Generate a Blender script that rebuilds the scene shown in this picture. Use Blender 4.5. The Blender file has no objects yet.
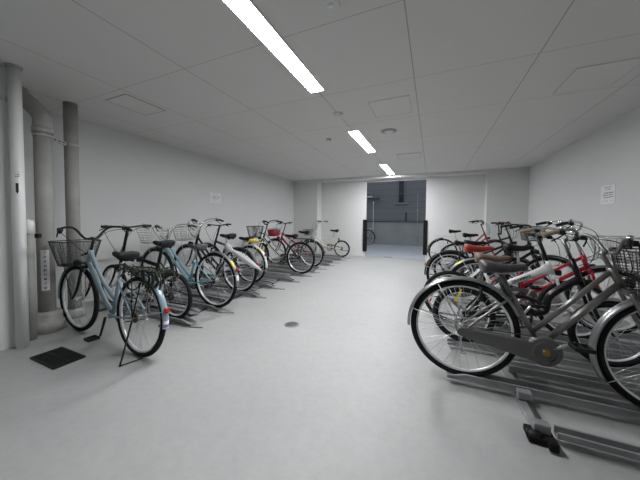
import bpy, math, random, os
from mathutils import Vector, Matrix
random.seed(7)
PI = math.pi
C = bpy.context.scene.collection
V = Vector

# ------------------------------------------------------------------ materials
def mat(name, col, rough=.5, metal=0., var=0., vscale=8., bump=0., spec=.5, emit=None, estr=0.):
    m = bpy.data.materials.new(name); m.use_nodes = True
    nt = m.node_tree; b = nt.nodes['Principled BSDF']
    b.inputs['Base Color'].default_value = (*col, 1)
    b.inputs['Roughness'].default_value = rough
    b.inputs['Metallic'].default_value = metal
    b.inputs['Specular IOR Level'].default_value = spec
    if emit:
        b.inputs['Emission Color'].default_value = (*emit, 1); b.inputs['Emission Strength'].default_value = estr
    tc = nt.nodes.new('ShaderNodeTexCoord')
    if var or bump:
        n = nt.nodes.new('ShaderNodeTexNoise'); n.inputs['Scale'].default_value = vscale; n.inputs['Detail'].default_value = 6
        nt.links.new(tc.outputs['Object'], n.inputs['Vector'])
        if var:
            r = nt.nodes.new('ShaderNodeValToRGB')
            r.color_ramp.elements[0].position = .3; r.color_ramp.elements[1].position = .7
            r.color_ramp.elements[0].color = (*[c*(1-var) for c in col], 1)
            r.color_ramp.elements[1].color = (*[min(1, c*(1+var)) for c in col], 1)
            nt.links.new(n.outputs['Fac'], r.inputs['Fac']); nt.links.new(r.outputs['Color'], b.inputs['Base Color'])
        if bump:
            bp = nt.nodes.new('ShaderNodeBump'); bp.inputs['Strength'].default_value = bump; bp.inputs['Distance'].default_value = .01
            nt.links.new(n.outputs['Fac'], bp.inputs['Height']); nt.links.new(bp.outputs['Normal'], b.inputs['Normal'])
    return m

M = {}
M['rubber'] = mat('rubber', (.008, .008, .009), .75, spec=.25, var=.2, vscale=40)
M['rim'] = mat('rim', (.76, .77, .78), .4, .45, var=.06)
M['rim_dark'] = mat('rim_dark', (.03, .03, .032), .35, .6, var=.1)
M['steel'] = mat('steel', (.55, .56, .57), .35, .7, var=.05)
M['chrome'] = mat('chrome', (.75, .76, .78), .15, 1)
M['fender'] = mat('fender', (.33, .335, .34), .33, .8, var=.04)
M['black'] = mat('black_paint', (.008, .008, .009), .3, spec=.35, var=.1)
M['blackplastic'] = mat('black_plastic', (.012, .012, .013), .5, spec=.3, var=.15, vscale=30)
M['leather'] = mat('saddle_vinyl', (.010, .010, .011), .5, spec=.25, var=.2, vscale=20)
M['saddle_grey'] = mat('saddle_grey', (.055, .055, .06), .35, var=.2, vscale=20)
M['saddle_brown'] = mat('saddle_brown', (.16, .115, .085), .45, var=.2, vscale=20)
M['saddle_red'] = mat('saddle_red', (.36, .035, .022), .4, var=.12)
M['tan'] = mat('tan_grip', (.34, .24, .16), .6, var=.15)
M['browngrip'] = mat('brown_grip', (.12, .085, .065), .6, var=.15)
M['ltblue'] = mat('light_blue_paint', (.27, .36, .41), .28, .15, var=.03)
M['skyblue'] = mat('sky_blue_paint', (.2, .37, .45), .3, .15, var=.04)
M['silverpaint'] = mat('silver_paint', (.215, .212, .2), .33, .75, var=.06)
M['dullsilver'] = mat('dull_silver', (.14, .14, .137), .42, .5, var=.08)
M['white'] = mat('white_paint', (.72, .72, .71), .3, var=.03)
M['cream'] = mat('cream_paint', (.66, .66, .47), .35, var=.04)
M['red'] = mat('red_paint', (.45, .01, .03), .3, var=.08)
M['darkred'] = mat('dark_red', (.24, .012, .022), .45, var=.15)
M['reflector'] = mat('red_reflector', (.38, .012, .012), .2, var=.1)
M['yellow'] = mat('yellow', (.75, .62, .05), .5, var=.05)
M['stickerwhite'] = mat('sticker_white', (.8, .8, .82), .5)
M['purple'] = mat('purple_print', (.2, .15, .45), .5)
M['gear'] = mat('greasy_gear', (.1, .095, .085), .45, .8, var=.3, vscale=40)
M['amber'] = mat('tarnished_brass', (.35, .22, .06), .4, .8, var=.2)
M['clear'] = mat('lamp_lens', (.75, .78, .8), .12)
M['net'] = mat('dark_green_net', (.022, .03, .018), .8, var=.3, vscale=60)
M['rack'] = mat('galvanised_rack', (.31, .315, .32), .45, .35, var=.18, vscale=5)
M['rackdark'] = mat('dark_rack_rail', (.06, .062, .065), .5, .4, var=.2, vscale=6)
M['umb'] = mat('white_umbrella_cloth', (.6, .61, .62), .6, var=.06)
M['wirewhite'] = mat('white_wire', (.7, .7, .68), .4, .3)
M['wirechrome'] = mat('bright_wire', (.6, .6, .6), .3, .9)
M['basketblack'] = mat('black_wire', (.02, .02, .022), .5)
M['paper'] = mat('notice_paper', (.78, .78, .8), .5)
M['ink'] = mat('printed_ink', (.2, .2, .22), .6)
M['ink_black'] = mat('black_ink', (.02, .02, .02), .6)
M['pvcwhite'] = mat('white_pipe', (.80, .81, .80), .35, var=.05, vscale=4)
M['pvcgrey'] = mat('grey_pipe', (.35, .35, .325), .65, var=.12, vscale=6, bump=.1)
M['mortar'] = mat('grey_mortar', (.36, .36, .335), .85, var=.25, vscale=7, bump=.4)
M['grate'] = mat('grate_iron', (.012, .013, .012), .6, .3, var=.3, vscale=20)
M['lid'] = mat('drain_cover', (.27, .275, .275), .45, .5, var=.2, vscale=30)
M['guard'] = mat('black_guard_rubber', (.007, .007, .008), .7, spec=.2, var=.2)
M['ceilwhite'] = mat('ceiling_fixture_white', (.68, .68, .67), .5)
M['ceilframe'] = mat('hatch_frame', (.66, .65, .63), .8)
M['ceilgrey'] = mat('ceiling_fixture_grey', (.33, .34, .34), .5)

def wallmat(name, col, var=.03, scale=1.5, rough=.7, bump=.08):
    m = bpy.data.materials.new(name); m.use_nodes = True
    nt = m.node_tree; L = nt.links; b = nt.nodes['Principled BSDF']
    b.inputs['Roughness'].default_value = rough; b.inputs['Specular IOR Level'].default_value = .3
    tc = nt.nodes.new('ShaderNodeTexCoord')
    n = nt.nodes.new('ShaderNodeTexNoise'); n.inputs['Scale'].default_value = scale; n.inputs['Detail'].default_value = 5
    L.new(tc.outputs['Object'], n.inputs['Vector'])
    r = nt.nodes.new('ShaderNodeValToRGB')
    r.color_ramp.elements[0].position = .3; r.color_ramp.elements[1].position = .7
    r.color_ramp.elements[0].color = (*[c*(1-var) for c in col], 1); r.color_ramp.elements[1].color = (*[c*(1+var) for c in col], 1)
    L.new(n.outputs['Fac'], r.inputs['Fac']); L.new(r.outputs['Color'], b.inputs['Base Color'])
    n2 = nt.nodes.new('ShaderNodeTexNoise'); n2.inputs['Scale'].default_value = 180; n2.inputs['Detail'].default_value = 2
    L.new(tc.outputs['Object'], n2.inputs['Vector'])
    bp = nt.nodes.new('ShaderNodeBump'); bp.inputs['Strength'].default_value = bump; bp.inputs['Distance'].default_value = .002
    L.new(n2.outputs['Fac'], bp.inputs['Height']); L.new(bp.outputs['Normal'], b.inputs['Normal'])
    return m
M['wall'] = wallmat('wall_vinyl', (.665, .667, .665), .02)
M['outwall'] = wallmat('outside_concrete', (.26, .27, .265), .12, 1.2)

def floor_mat():
    m = bpy.data.materials.new('coated_concrete'); m.use_nodes = True
    nt = m.node_tree; L = nt.links; b = nt.nodes['Principled BSDF']
    tc = nt.nodes.new('ShaderNodeTexCoord')
    n1 = nt.nodes.new('ShaderNodeTexNoise'); n1.inputs['Scale'].default_value = 1.1; n1.inputs['Detail'].default_value = 8; n1.inputs['Roughness'].default_value = .62
    n2 = nt.nodes.new('ShaderNodeTexNoise'); n2.inputs['Scale'].default_value = 17; n2.inputs['Detail'].default_value = 10; n2.inputs['Roughness'].default_value = .7; n2.inputs['Distortion'].default_value = .25
    for n in (n1, n2): L.new(tc.outputs['Object'], n.inputs['Vector'])
    r1 = nt.nodes.new('ShaderNodeValToRGB'); r1.color_ramp.elements[0].position = .35; r1.color_ramp.elements[1].position = .65
    r1.color_ramp.elements[0].color = (.335, .338, .336, 1); r1.color_ramp.elements[1].color = (.375, .378, .374, 1)
    r2 = nt.nodes.new('ShaderNodeValToRGB'); r2.color_ramp.elements[0].position = .3; r2.color_ramp.elements[1].position = .62
    r2.color_ramp.elements[0].color = (.87, .87, .87, 1); r2.color_ramp.elements[1].color = (1, 1, 1, 1)
    mx = nt.nodes.new('ShaderNodeMix'); mx.data_type = 'RGBA'; mx.blend_type = 'MULTIPLY'; mx.inputs[0].default_value = .8
    L.new(n1.outputs['Fac'], r1.inputs['Fac']); L.new(n2.outputs['Fac'], r2.inputs['Fac'])
    L.new(r1.outputs['Color'], mx.inputs[6]); L.new(r2.outputs['Color'], mx.inputs[7]); L.new(mx.outputs[2], b.inputs['Base Color'])
    rr = nt.nodes.new('ShaderNodeMapRange'); rr.inputs[3].default_value = .42; rr.inputs[4].default_value = .62
    L.new(n1.outputs['Fac'], rr.inputs[0]); L.new(rr.outputs[0], b.inputs['Roughness'])
    bp = nt.nodes.new('ShaderNodeBump'); bp.inputs['Strength'].default_value = .15; bp.inputs['Distance'].default_value = .004
    L.new(n2.outputs['Fac'], bp.inputs['Height']); L.new(bp.outputs['Normal'], b.inputs['Normal'])
    return m
M['floor'] = floor_mat()

X0, Y0, G = -.18, 1.626, .91
def ceil_mat():
    m = bpy.data.materials.new('ceiling_board'); m.use_nodes = True
    nt = m.node_tree; L = nt.links; b = nt.nodes['Principled BSDF']; b.inputs['Roughness'].default_value = .8; b.inputs['Specular IOR Level'].default_value = .2
    tc = nt.nodes.new('ShaderNodeTexCoord'); sp = nt.nodes.new('ShaderNodeSeparateXYZ'); L.new(tc.outputs['Object'], sp.inputs[0])
    def line(out, off):
        a = nt.nodes.new('ShaderNodeMath'); a.operation = 'SUBTRACT'; a.inputs[1].default_value = off - G/2; L.new(sp.outputs[out], a.inputs[0])
        w = nt.nodes.new('ShaderNodeMath'); w.operation = 'FLOORED_MODULO'; w.inputs[1].default_value = G; L.new(a.outputs[0], w.inputs[0])
        s = nt.nodes.new('ShaderNodeMath'); s.operation = 'SUBTRACT'; s.inputs[1].default_value = G/2; L.new(w.outputs[0], s.inputs[0])
        ab = nt.nodes.new('ShaderNodeMath'); ab.operation = 'ABSOLUTE'; L.new(s.outputs[0], ab.inputs[0])
        c = nt.nodes.new('ShaderNodeMath'); c.operation = 'LESS_THAN'; L.new(ab.outputs[0], c.inputs[0]); return c
    lx, ly = line(0, X0), line(1, Y0); lx.inputs[1].default_value = .004; ly.inputs[1].default_value = .0026
    mxx = nt.nodes.new('ShaderNodeMath'); mxx.operation = 'MAXIMUM'; L.new(lx.outputs[0], mxx.inputs[0]); L.new(ly.outputs[0], mxx.inputs[1])
    n = nt.nodes.new('ShaderNodeTexNoise'); n.inputs['Scale'].default_value = 2; L.new(tc.outputs['Object'], n.inputs['Vector'])
    r = nt.nodes.new('ShaderNodeValToRGB'); r.color_ramp.elements[0].color = (.67, .66, .64, 1); r.color_ramp.elements[1].color = (.70, .69, .67, 1)
    L.new(n.outputs['Fac'], r.inputs['Fac'])
    mx = nt.nodes.new('ShaderNodeMix'); mx.data_type = 'RGBA'; L.new(mxx.outputs[0], mx.inputs[0]); L.new(r.outputs['Color'], mx.inputs[6])
    mx.inputs[7].default_value = (.38, .37, .36, 1); L.new(mx.outputs[2], b.inputs['Base Color'])
    return m
M['ceil'] = ceil_mat()

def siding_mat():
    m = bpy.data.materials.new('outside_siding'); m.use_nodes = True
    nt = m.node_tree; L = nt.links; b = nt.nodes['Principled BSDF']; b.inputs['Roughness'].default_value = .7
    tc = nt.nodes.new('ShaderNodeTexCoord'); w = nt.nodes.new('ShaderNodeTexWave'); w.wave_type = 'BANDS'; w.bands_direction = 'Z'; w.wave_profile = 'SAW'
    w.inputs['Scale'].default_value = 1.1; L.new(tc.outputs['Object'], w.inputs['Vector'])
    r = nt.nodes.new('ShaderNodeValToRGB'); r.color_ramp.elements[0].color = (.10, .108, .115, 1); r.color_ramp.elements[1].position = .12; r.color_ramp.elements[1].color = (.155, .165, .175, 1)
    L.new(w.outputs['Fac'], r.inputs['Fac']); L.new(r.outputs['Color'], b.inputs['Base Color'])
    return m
M['siding'] = siding_mat()

# ------------------------------------------------------------------ mesh builder
class MB:
    def __init__(s): s.v = []; s.f = []; s.flat = []; s.T = None
    def add(s, vs, fs, flat=False):
        o = len(s.v)
        s.v += [tuple(s.T(V(p))) if s.T else tuple(p) for p in vs]
        for f in fs: s.f.append([i+o for i in f]); s.flat.append(flat)
    def tube(s, pts, r, n=8, closed=False, cap=True, flatten=None):
        pts = [V(p) for p in pts]; N = len(pts)
        rs = r if isinstance(r, (list, tuple)) else [r]*N
        vs, fs = [], []; up = None
        for i in range(N):
            if closed: t = pts[(i+1) % N]-pts[i-1]
            else: t = pts[min(i+1, N-1)]-pts[max(i-1, 0)]
            if t.length < 1e-9: t = V((0, 0, 1))
            t.normalize()
            if up is None:
                up = V((0, 1, 0)) if abs(t.y) < .9 else V((1, 0, 0))
            a = (up-t*up.dot(t))
            if a.length < 1e-6: a = t.orthogonal()
            a.normalize(); up = a; b = t.cross(a)
            fa = flatten if flatten else 1
            for k in range(n):
                q = 2*PI*k/n; vs.append(pts[i]+a*math.cos(q)*rs[i]*fa+b*math.sin(q)*rs[i])
        m = N if closed else N-1
        for i in range(m):
            j = (i+1) % N
            for k in range(n):
                l = (k+1) % n; fs.append([i*n+k, i*n+l, j*n+l, j*n+k])
        s.add(vs, fs)
        if cap and not closed:
            o = len(s.v)-len(vs)
            s.f.append([o+k for k in range(n)][::-1]); s.flat.append(True)
            s.f.append([o+(N-1)*n+k for k in range(n)]); s.flat.append(True)
        return s
    def box(s, c, d, rot=None):
        hx, hy, hz = [q/2 for q in d]
        vs = [V((x, y, z)) for x in (-hx, hx) for y in (-hy, hy) for z in (-hz, hz)]
        if rot: vs = [rot @ p for p in vs]
        vs = [p+V(c) for p in vs]
        s.add(vs, [[0, 1, 3, 2], [4, 6, 7, 5], [0, 4, 5, 1], [2, 3, 7, 6], [0, 2, 6, 4], [1, 5, 7, 3]], True); return s
    def ring(s, c, prof, a0=0, a1=2*PI, n=48, full=True):
        """profile of (radius, y) swept about the y axis through c"""
        P = len(prof); vs = []; fs = []; N = n if full else n+1
        for i in range(N):
            a = a0+(a1-a0)*i/n
            for (r, y) in prof: vs.append((c[0]+r*math.cos(a), c[1]+y, c[2]+r*math.sin(a)))
        for i in range(n):
            j = (i+1) % N if full else i+1
            for k in range(P):
                l = (k+1) % P; fs.append([i*P+k, j*P+k, j*P+l, i*P+l])
        if not full: fs.append(list(range(P))); fs.append([n*P+k for k in range(P)][::-1])
        s.add(vs, fs); return s
    def prism(s, out, y0, y1):
        n = len(out); vs = [(x, y0, z) for x, z in out]+[(x, y1, z) for x, z in out]
        fs = [list(range(n)), [n+k for k in range(n)][::-1]]+[[k, k+n, (k+1) % n+n, (k+1) % n] for k in range(n)]
        s.add(vs, fs, True); return s
    def lathe(s, c, prof, n=24, axis='z'):
        vs = []; P = len(prof)
        for i in range(n):
            a = 2*PI*i/n
            for r, h in prof:
                x, y = r*math.cos(a), r*math.sin(a)
                vs.append({'z': (c[0]+x, c[1]+y, c[2]+h), 'y': (c[0]+x, c[1]+h, c[2]+y), 'x': (c[0]+h, c[1]+x, c[2]+y)}[axis])
        fs = [[i*P+k, ((i+1) % n)*P+k, ((i+1) % n)*P+k+1, i*P+k+1] for i in range(n) for k in range(P-1)]
        s.add(vs, fs); o = len(s.v)-len(vs)
        for k in (0, P-1):
            if prof[k][0] > 1e-5: s.f.append([o+i*P+k for i in range(n)]); s.flat.append(True)
        return s
    def loft(s, secs):
        n = len(secs[0]); vs = [p for q in secs for p in q]; fs = []
        for i in range(len(secs)-1):
            for k in range(n): l = (k+1) % n; fs.append([i*n+k, i*n+l, (i+1)*n+l, (i+1)*n+k])
        fs.append(list(range(n))[::-1]); fs.append([(len(secs)-1)*n+k for k in range(n)])
        s.add(vs, fs); return s
    def build(s, name, m, parent=None, bevel=0, label=None):
        me = bpy.data.meshes.new(name); me.from_pydata(s.v, [], s.f); me.update()
        import bmesh
        bm = bmesh.new(); bm.from_mesh(me); bmesh.ops.recalc_face_normals(bm, faces=bm.faces); bm.to_mesh(me); bm.free()
        for p, fl in zip(me.polygons, s.flat): p.use_smooth = not fl
        me.materials.append(M[m] if isinstance(m, str) else m)
        o = bpy.data.objects.new(name, me); C.objects.link(o)
        if parent: o.parent = parent
        if bevel:
            b = o.modifiers.new('bevel', 'BEVEL'); b.width = bevel; b.segments = 2; b.limit_method = 'ANGLE'
        if label: o['label'] = label
        return o

def spl(pts, n=6):
    pts = [V(p) for p in pts]; out = []
    for i in range(len(pts)-1):
        p0 = pts[max(i-1, 0)]; p1 = pts[i]; p2 = pts[i+1]; p3 = pts[min(i+2, len(pts)-1)]
        for k in range(n):
            t = k/n
            out.append(.5*((2*p1)+(p2-p0)*t+(2*p0-5*p1+4*p2-p3)*t*t+(3*p1-p0-3*p2+p3)*t**3))
    out.append(pts[-1]); return out
def tag(o, label, cat, group=None, kind=None):
    o['label'] = label
    if cat: o['category'] = cat
    if group: o['group'] = group
    if kind: o['kind'] = kind
    return o
def empty(name, loc=(0, 0, 0), rz=0, rx=0):
    o = bpy.data.objects.new(name, None); C.objects.link(o); o.location = loc; o.rotation_euler = (rx, 0, rz); o.empty_display_size = .1
    return o
def struct(o, label=None):
    o['kind'] = 'structure'
    if label: o['label'] = label
    return o
_font = None
def cjk():
    global _font
    if _font is None:
        try: _font = bpy.data.fonts.load(os.path.join(bpy.utils.resource_path('LOCAL'), 'datafiles', 'fonts', 'Noto Sans CJK Regular.woff2'))
        except Exception: _font = False
    return _font
def text(name, body, size, m, parent, mw, bold=0., use_cjk=False):
    cu = bpy.data.curves.new('tx', 'FONT'); cu.body = body; cu.size = size; cu.align_x = 'CENTER'; cu.align_y = 'CENTER'; cu.offset = bold; cu.extrude = .0006
    to = bpy.data.objects.new('tx', cu); C.objects.link(to)
    bpy.context.view_layer.update()
    dg = bpy.context.evaluated_depsgraph_get()
    me = bpy.data.meshes.new_from_object(to.evaluated_get(dg)); bpy.data.objects.remove(to)
    me.transform(mw); me.materials.clear(); me.materials.append(M[m])
    o = bpy.data.objects.new(name, me); C.objects.link(o); o.parent = parent
    return o

# ------------------------------------------------------------------ the room
H = 2.457
XL, XR, YB, YD, YN = -4.335, 2.11, 7.71, 8.04, -3.2
def slab(name, lo, hi, m, label=None):
    c = [(a+b)/2 for a, b in zip(lo, hi)]; d = [b-a for a, b in zip(lo, hi)]
    return struct(MB().box(c, d).build(name, m), label)
slab('floor', (XL-.2, YN-.2, -.15), (XR+.2, YD+.12, 0), 'floor')
slab('ceiling', (XL-.2, YN-.2, H), (XR+.2, YD+.12, H+.15), 'ceil')
slab('wall_left', (XL-.15, YN-.2, 0), (XL, YD+.12, H), 'wall')
slab('wall_right', (XR, YN-.2, 0), (XR+.15, YD+.12, H), 'wall')
slab('wall_front', (XL, YN-.15, 0), (XR, YN, H), 'wall')
slab('wall_near_left', (XL, YN, 0), (-3.405, 1.03, H), 'wall', 'near wall section standing out into the room')
DL, DR = -1.93, -.18
slab('wall_back_left', (XL, YD, 0), (DL, YD+.12, H), 'wall')
slab('wall_back_right', (DR, YD, 0), (XR, YD+.12, H), 'wall')
slab('wall_back_top', (DL, YD, 2.335), (DR, YD+.12, H), 'wall')
slab('wall_pillar_left', (XL, YB, 0), (-3.45, YD, H), 'wall', 'pillar in the back left corner')
slab('wall_pillar_right', (1.254, YB, 0), (XR, YD, H), 'wall', 'pillar in the back right corner')
slab('trim_1', (-3.45, YB, 2.385), (1.254, YD, H), 'wall', 'shallow ceiling beam between the back pillars')
slab('trim_2', (XL, -1.6, 2.35), (XR, .745, H), 'wall', 'shallow beam across the ceiling at the near end')

# outside, seen through the opening
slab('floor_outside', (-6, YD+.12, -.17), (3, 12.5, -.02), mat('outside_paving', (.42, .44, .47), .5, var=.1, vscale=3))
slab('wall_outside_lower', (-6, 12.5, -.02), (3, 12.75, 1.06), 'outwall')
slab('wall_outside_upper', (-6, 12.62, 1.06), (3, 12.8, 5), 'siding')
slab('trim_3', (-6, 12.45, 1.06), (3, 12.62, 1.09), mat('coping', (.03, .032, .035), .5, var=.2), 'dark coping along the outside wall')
slab('trim_4', (DL, YD+.0, -.02), (DR, YD+.12, .004), mat('threshold', (.34, .35, .36), .5, var=.1), 'threshold strip under the opening')
# narrow dark window in the outside wall
w = struct(MB().box((-1.35, 12.6, 2.55), (.3, .06, 1.2)).build('window_1', mat('window_surround', (.16, .17, .18), .5)), 'tall narrow window in the outside wall')
f = MB()
for z0, z1 in ((1.98, 2.38), (2.4, 3.1)): f.box((-1.35, 12.565, (z0+z1)/2), (.22, .02, z1-z0))
f.build('pane', mat('dark_glass', (.006, .008, .012), .15), w)
MB().box((-1.35, 12.56, 1.93), (.62, .1, .04)).build('window_sill', 'outwall', w)
# opening guards
for x, side in ((DL-.02, 'left'), (DR+.0, 'right')):
    e = empty('corner_guard', (x, YD, 0)); sgn = 1 if side == 'left' else -1
    o = MB().box((0, -.015, .66), (.11, .03, 1.0)).build('guard_strip', 'guard', e, .004)
    MB().box((sgn*.035, .06, .66), (.025, .12, 1.0)).build('guard_return', 'guard', e, .004)
    tag(e, f'tall black rubber corner guard on the {side} edge of the doorway', 'corner guard', 'black corner guards of the doorway')
# things outside
e = empty('drain_pipe', (-.62, 12.38, 0)); MB().tube([(0, 0, -.02), (0, 0, 2.35)], .01).build('pipe', 'pvcgrey', e)
b_ = MB()
for z in (.5, 1.6): b_.box((0, .04, z), (.05, .1, .02))
b_.build('bracket', 'steel', e); tag(e, 'thin pale pipe standing against the outside wall, right of the window', 'pipe')
e = empty('drain_pipe', (-2.6, 12.38, 0)); MB().tube([(0, 0, -.02), (0, 0, 1.95)], .01).build('pipe', 'pvcwhite', e)
MB().lathe((0, 0, 1.95), [(.0, 0), (.03, .01), (.03, .05), (0, .07)], 12).build('cap', 'pvcwhite', e)
tag(e, 'thin pale pipe with round cap at the left side of the outside wall', 'pipe')
e = empty('tap_post', (-1.12, 12.53, 1.12)); MB().tube([(0, 0, 0), (0, 0, .36)], .022).build('post', 'black', e)
MB().box((0, 0, .37), (.08, .05, .03)).build('cap', 'black', e)
tag(e, 'short black post on the coping of the outside wall', 'post')
e = empty('wall_awning', (-2.78, 12.62, 2.2))
MB().prism([(-.3, 0), (.45, -.02), (.38, .06), (.1, .17), (-.3, .22)], -.35, 0).build('canopy', mat('awning_grey', (.12, .125, .12), .6, var=.2), e)
MB().box((-.02, -.37, .05), (.34, .03, .05)).build('valance', 'umb', e)
tag(e, 'small grey rounded canopy on the outside wall at the upper left of the doorway', 'canopy')
for n_, xx, ww in (('floor_grate', -1.26, .26), ):
    e = empty(n_, (xx, 8.28, -.02)); g = MB()
    for k in range(9): g.box((-ww/2+.03*k+.01, 0, .004), (.014, .1, .012))
    g.box((0, -.055, .004), (ww, .012, .012)); g.box((0, .055, .004), (ww, .012, .012)); g.build('grille', 'grate', e)
    tag(e, 'small black floor grate just outside the doorway', 'grate')

# ceiling lights
M['lamp'] = mat('lamp_diffuser', (.9, .9, .9), .5, emit=(.97, .985, 1.), estr=166)
LY = [(1.16, 2.41), (3.69, 4.95), (6.2, 7.55)]
lab = {1.16: 'long bright recessed strip light nearest the camera', 3.69: 'middle one of the three bright ceiling strip lights', 6.2: 'small far bright ceiling strip light in front of the doorway',
       -1.34: 'recessed strip light in the ceiling behind the camera', -3.0: 'rearmost recessed strip light behind the camera'}
for a, b in LY:
    z = H if not (-1.6 < a < .7) else 2.35
    e = empty('strip_light', (-1.09, a, z))
    f = MB(); L_ = b-a
    f.box((-.075, L_/2, -.003), (.012, L_+.024, .014)); f.box((.075, L_/2, -.003), (.012, L_+.024, .014))
    f.box((0, -.006, -.003), (.138, .012, .014)); f.box((0, L_+.006, -.003), (.138, .012, .014))
    f.build('frame', 'ceilwhite', e)
    MB().box((0, L_/2, -.002), (.136, L_, .008)).build('diffuser', 'lamp', e)
    tag(e, lab[a], 'ceiling light', 'recessed strip lights in the ceiling')
# ceiling fittings
def hatch(x0, x1, y0, y1, m, label):
    e = empty('access_hatch', ((x0+x1)/2, (y0+y1)/2, H)); w_, l_ = x1-x0, y1-y0
    MB().box((0, 0, -.002), (w_-.012, l_-.012, .006)).build('panel', 'ceilhatch', e)
    f = MB(); t = .004
    f.box((-w_/2, 0, -.002), (t, l_, .008)); f.box((w_/2, 0, -.002), (t, l_, .008)); f.box((0, -l_/2, -.002), (w_, t, .008)); f.box((0, l_/2, -.002), (w_, t, .008))
    f.build('frame', m, e); tag(e, label, 'access hatch')
M['ceilhatch'] = wallmat('hatch_board', (.685, .675, .655), .02)
hatch(-3.34, -2.97, 1.71, 2.15, 'ceilgrey', 'square ceiling hatch near the grey pipes')
hatch(-.68, -.25, 2.86, 3.32, 'ceilframe', 'square ceiling hatch right of the nearest strip light')
hatch(-.68, -.24, 5.34, 5.74, 'ceilgrey', 'square ceiling hatch in front of the far strip light')
hatch(1.09, 1.52, 2.9, 3.4, 'ceilframe', 'square ceiling hatch at the right side of the ceiling')
def disc(name, x, y, r, h, m, label, cat):
    e = empty(name, (x, y, H))
    MB().lathe((0, 0, 0), [(r, 0), (r, -h*.4), (r*.85, -h*.7), (0, -h*.7)], 28).build('base', m, e)
    MB().lathe((0, 0, -h*.6), [(r*.6, 0), (r*.5, -h*.5), (0, -h*.6)], 24).build('cap', 'ceilwhite', e)
    tag(e, label, cat)
disc('smoke_detector', -1.09, 3.03, .055, .03, 'ceilwhite', 'small round ceiling detector just beyond the nearest strip light', 'smoke detector')
disc('sprinkler_head', -1.56, 3.92, .04, .03, 'ceilgrey', 'small grey round ceiling fitting left of the middle strip light', 'ceiling fitting')
disc('air_vent', -.61, 3.89, .11, .02, 'ceilgrey', 'large round grey vent right of the middle strip light', 'vent')
e = empty('exit_sensor', (-.58, 1.47, H)); MB().box((0, 0, -.012), (.09, .1, .024)).build('housing', 'ceilwhite', e, .006)
MB().lathe((0, 0, -.024), [(.02, 0), (.016, -.008), (0, -.01)], 16).build('lens', 'clear', e)
tag(e, 'small white ceiling sensor at the top edge right of the nearest strip light', 'sensor')

# pipes at the left
def pipe_clamp(e, z, r, side=-1, x=0, y=0):
    c = MB(); c.ring((0, 0, 0), [(r, -.012), (r+.006, -.012), (r+.006, .012), (r, .012)], n=28)
    c.v = [(p[0]+x, p[2]+y, p[1]+z) for p in c.v]; return c.build('clamp', 'steel', e)
e = empty('drain_pipe', (-3.33, 1.03, 0)); PW = e
MB().tube([(0, 0, 0), (0, 0, H)], .042, 24).build('pipe', 'pvcwhite', e)
MB().lathe((0, 0, H-.02), [(.05, 0), (.055, .02)], 24).build('ceiling_collar', 'ceilgrey', e)
a_ = MB(); a_.prism([(-.005, .02), (.005, .02), (.005, -.025), (0, -.038), (-.005, -.025)], -.001, .001)
rot = Matrix.Rotation(math.radians(52), 4, 'Z'); 
def onpipe(mb, z, r, az, sc=1.):
    q = Matrix.Rotation(az, 4, 'Z'); mb.v = [tuple(q @ V((p[0]*sc, p[1]-r, p[2]*sc+z))) for p in mb.v]; return mb
AZ = math.radians(68)
onpipe(a_, 1.42, .0428, AZ, 1.6).build('printed_arrow', 'ink_black', e)
text('printed_mark', 'ϕ75', .035, 'ink_black', e, Matrix.Rotation(AZ, 4, 'Z') @ Matrix.Translation((0, -.0428, 1.53)) @ Matrix.Rotation(PI/2, 4, 'X') @ Matrix.Rotation(-PI/2, 4, 'Z'))
tag(e, 'slim glossy white vertical pipe beside the near left wall', 'pipe')
e = empty('drain_pipe', (-3.46, 1.13, 0)); MB().tube([(0, 0, 0), (0, 0, 1.02)], .035, 20).build('pipe', 'pvcgrey', e)
MB().lathe((0, 0, 1.0), [(.04, 0), (.04, .1), (.03, .13), (0, .14)], 20).build('cap', 'pvcwhite', e)
tag(e, 'short thin pipe with white cap squeezed behind the white pipe', 'pipe')
e = empty('drain_pipe', (-3.62, 1.30, 0)); PG = e
MB().tube([(0, 0, 0), (0, 0, 2.08)], .067, 28).build('pipe', 'pvcgrey', e)
MB().tube(spl([(0, 0, 2.02), (0, 0, 2.16), (-.09, -.04, 2.28), (-.2, -.09, 2.38), (-.22, -.1, 2.457)], 5), .073, 24).build('elbow', 'pvcgrey', e)
MB().tube([(0, 0, 2.0), (0, 0, 2.06)], .078, 28).build('socket', 'pvcgrey', e)
pipe_clamp(e, 1.98, .068)
mb = MB(); mb.lathe((0, 0, 0), [(.15, 0), (.145, .09), (.14, .11), (.12, .12), (.12, .17), (.11, .19), (.072, .2)], 28)
mb.v = [(p[0]*(1+.05*math.sin(7*p[1]*9+p[2]*20)), p[1]*(1+.06*math.cos(p[0]*31)), p[2]) for p in mb.v]
mb.build('mortar_base', 'mortar', e)
st = MB()
n_ = 6; az0 = math.radians(64)
vs = []; 
for k in range(n_+1):
    a = az0-.46+.92*k/n_; vs.append((.0685*math.sin(a), -.0685*math.cos(a)))
for (x, y), (x2, y2) in zip(vs, vs[1:]): st.add([(x, y, .42), (x2, y2, .42), (x2, y2, .83), (x, y, .83)], [[0, 1, 2, 3]])
st.build('label_strip', 'paper', e, label='white label strip with vertical black writing')
LS = C.objects[-1]
s = 'ガソリン機械排水管'
cu = cjk()
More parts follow.
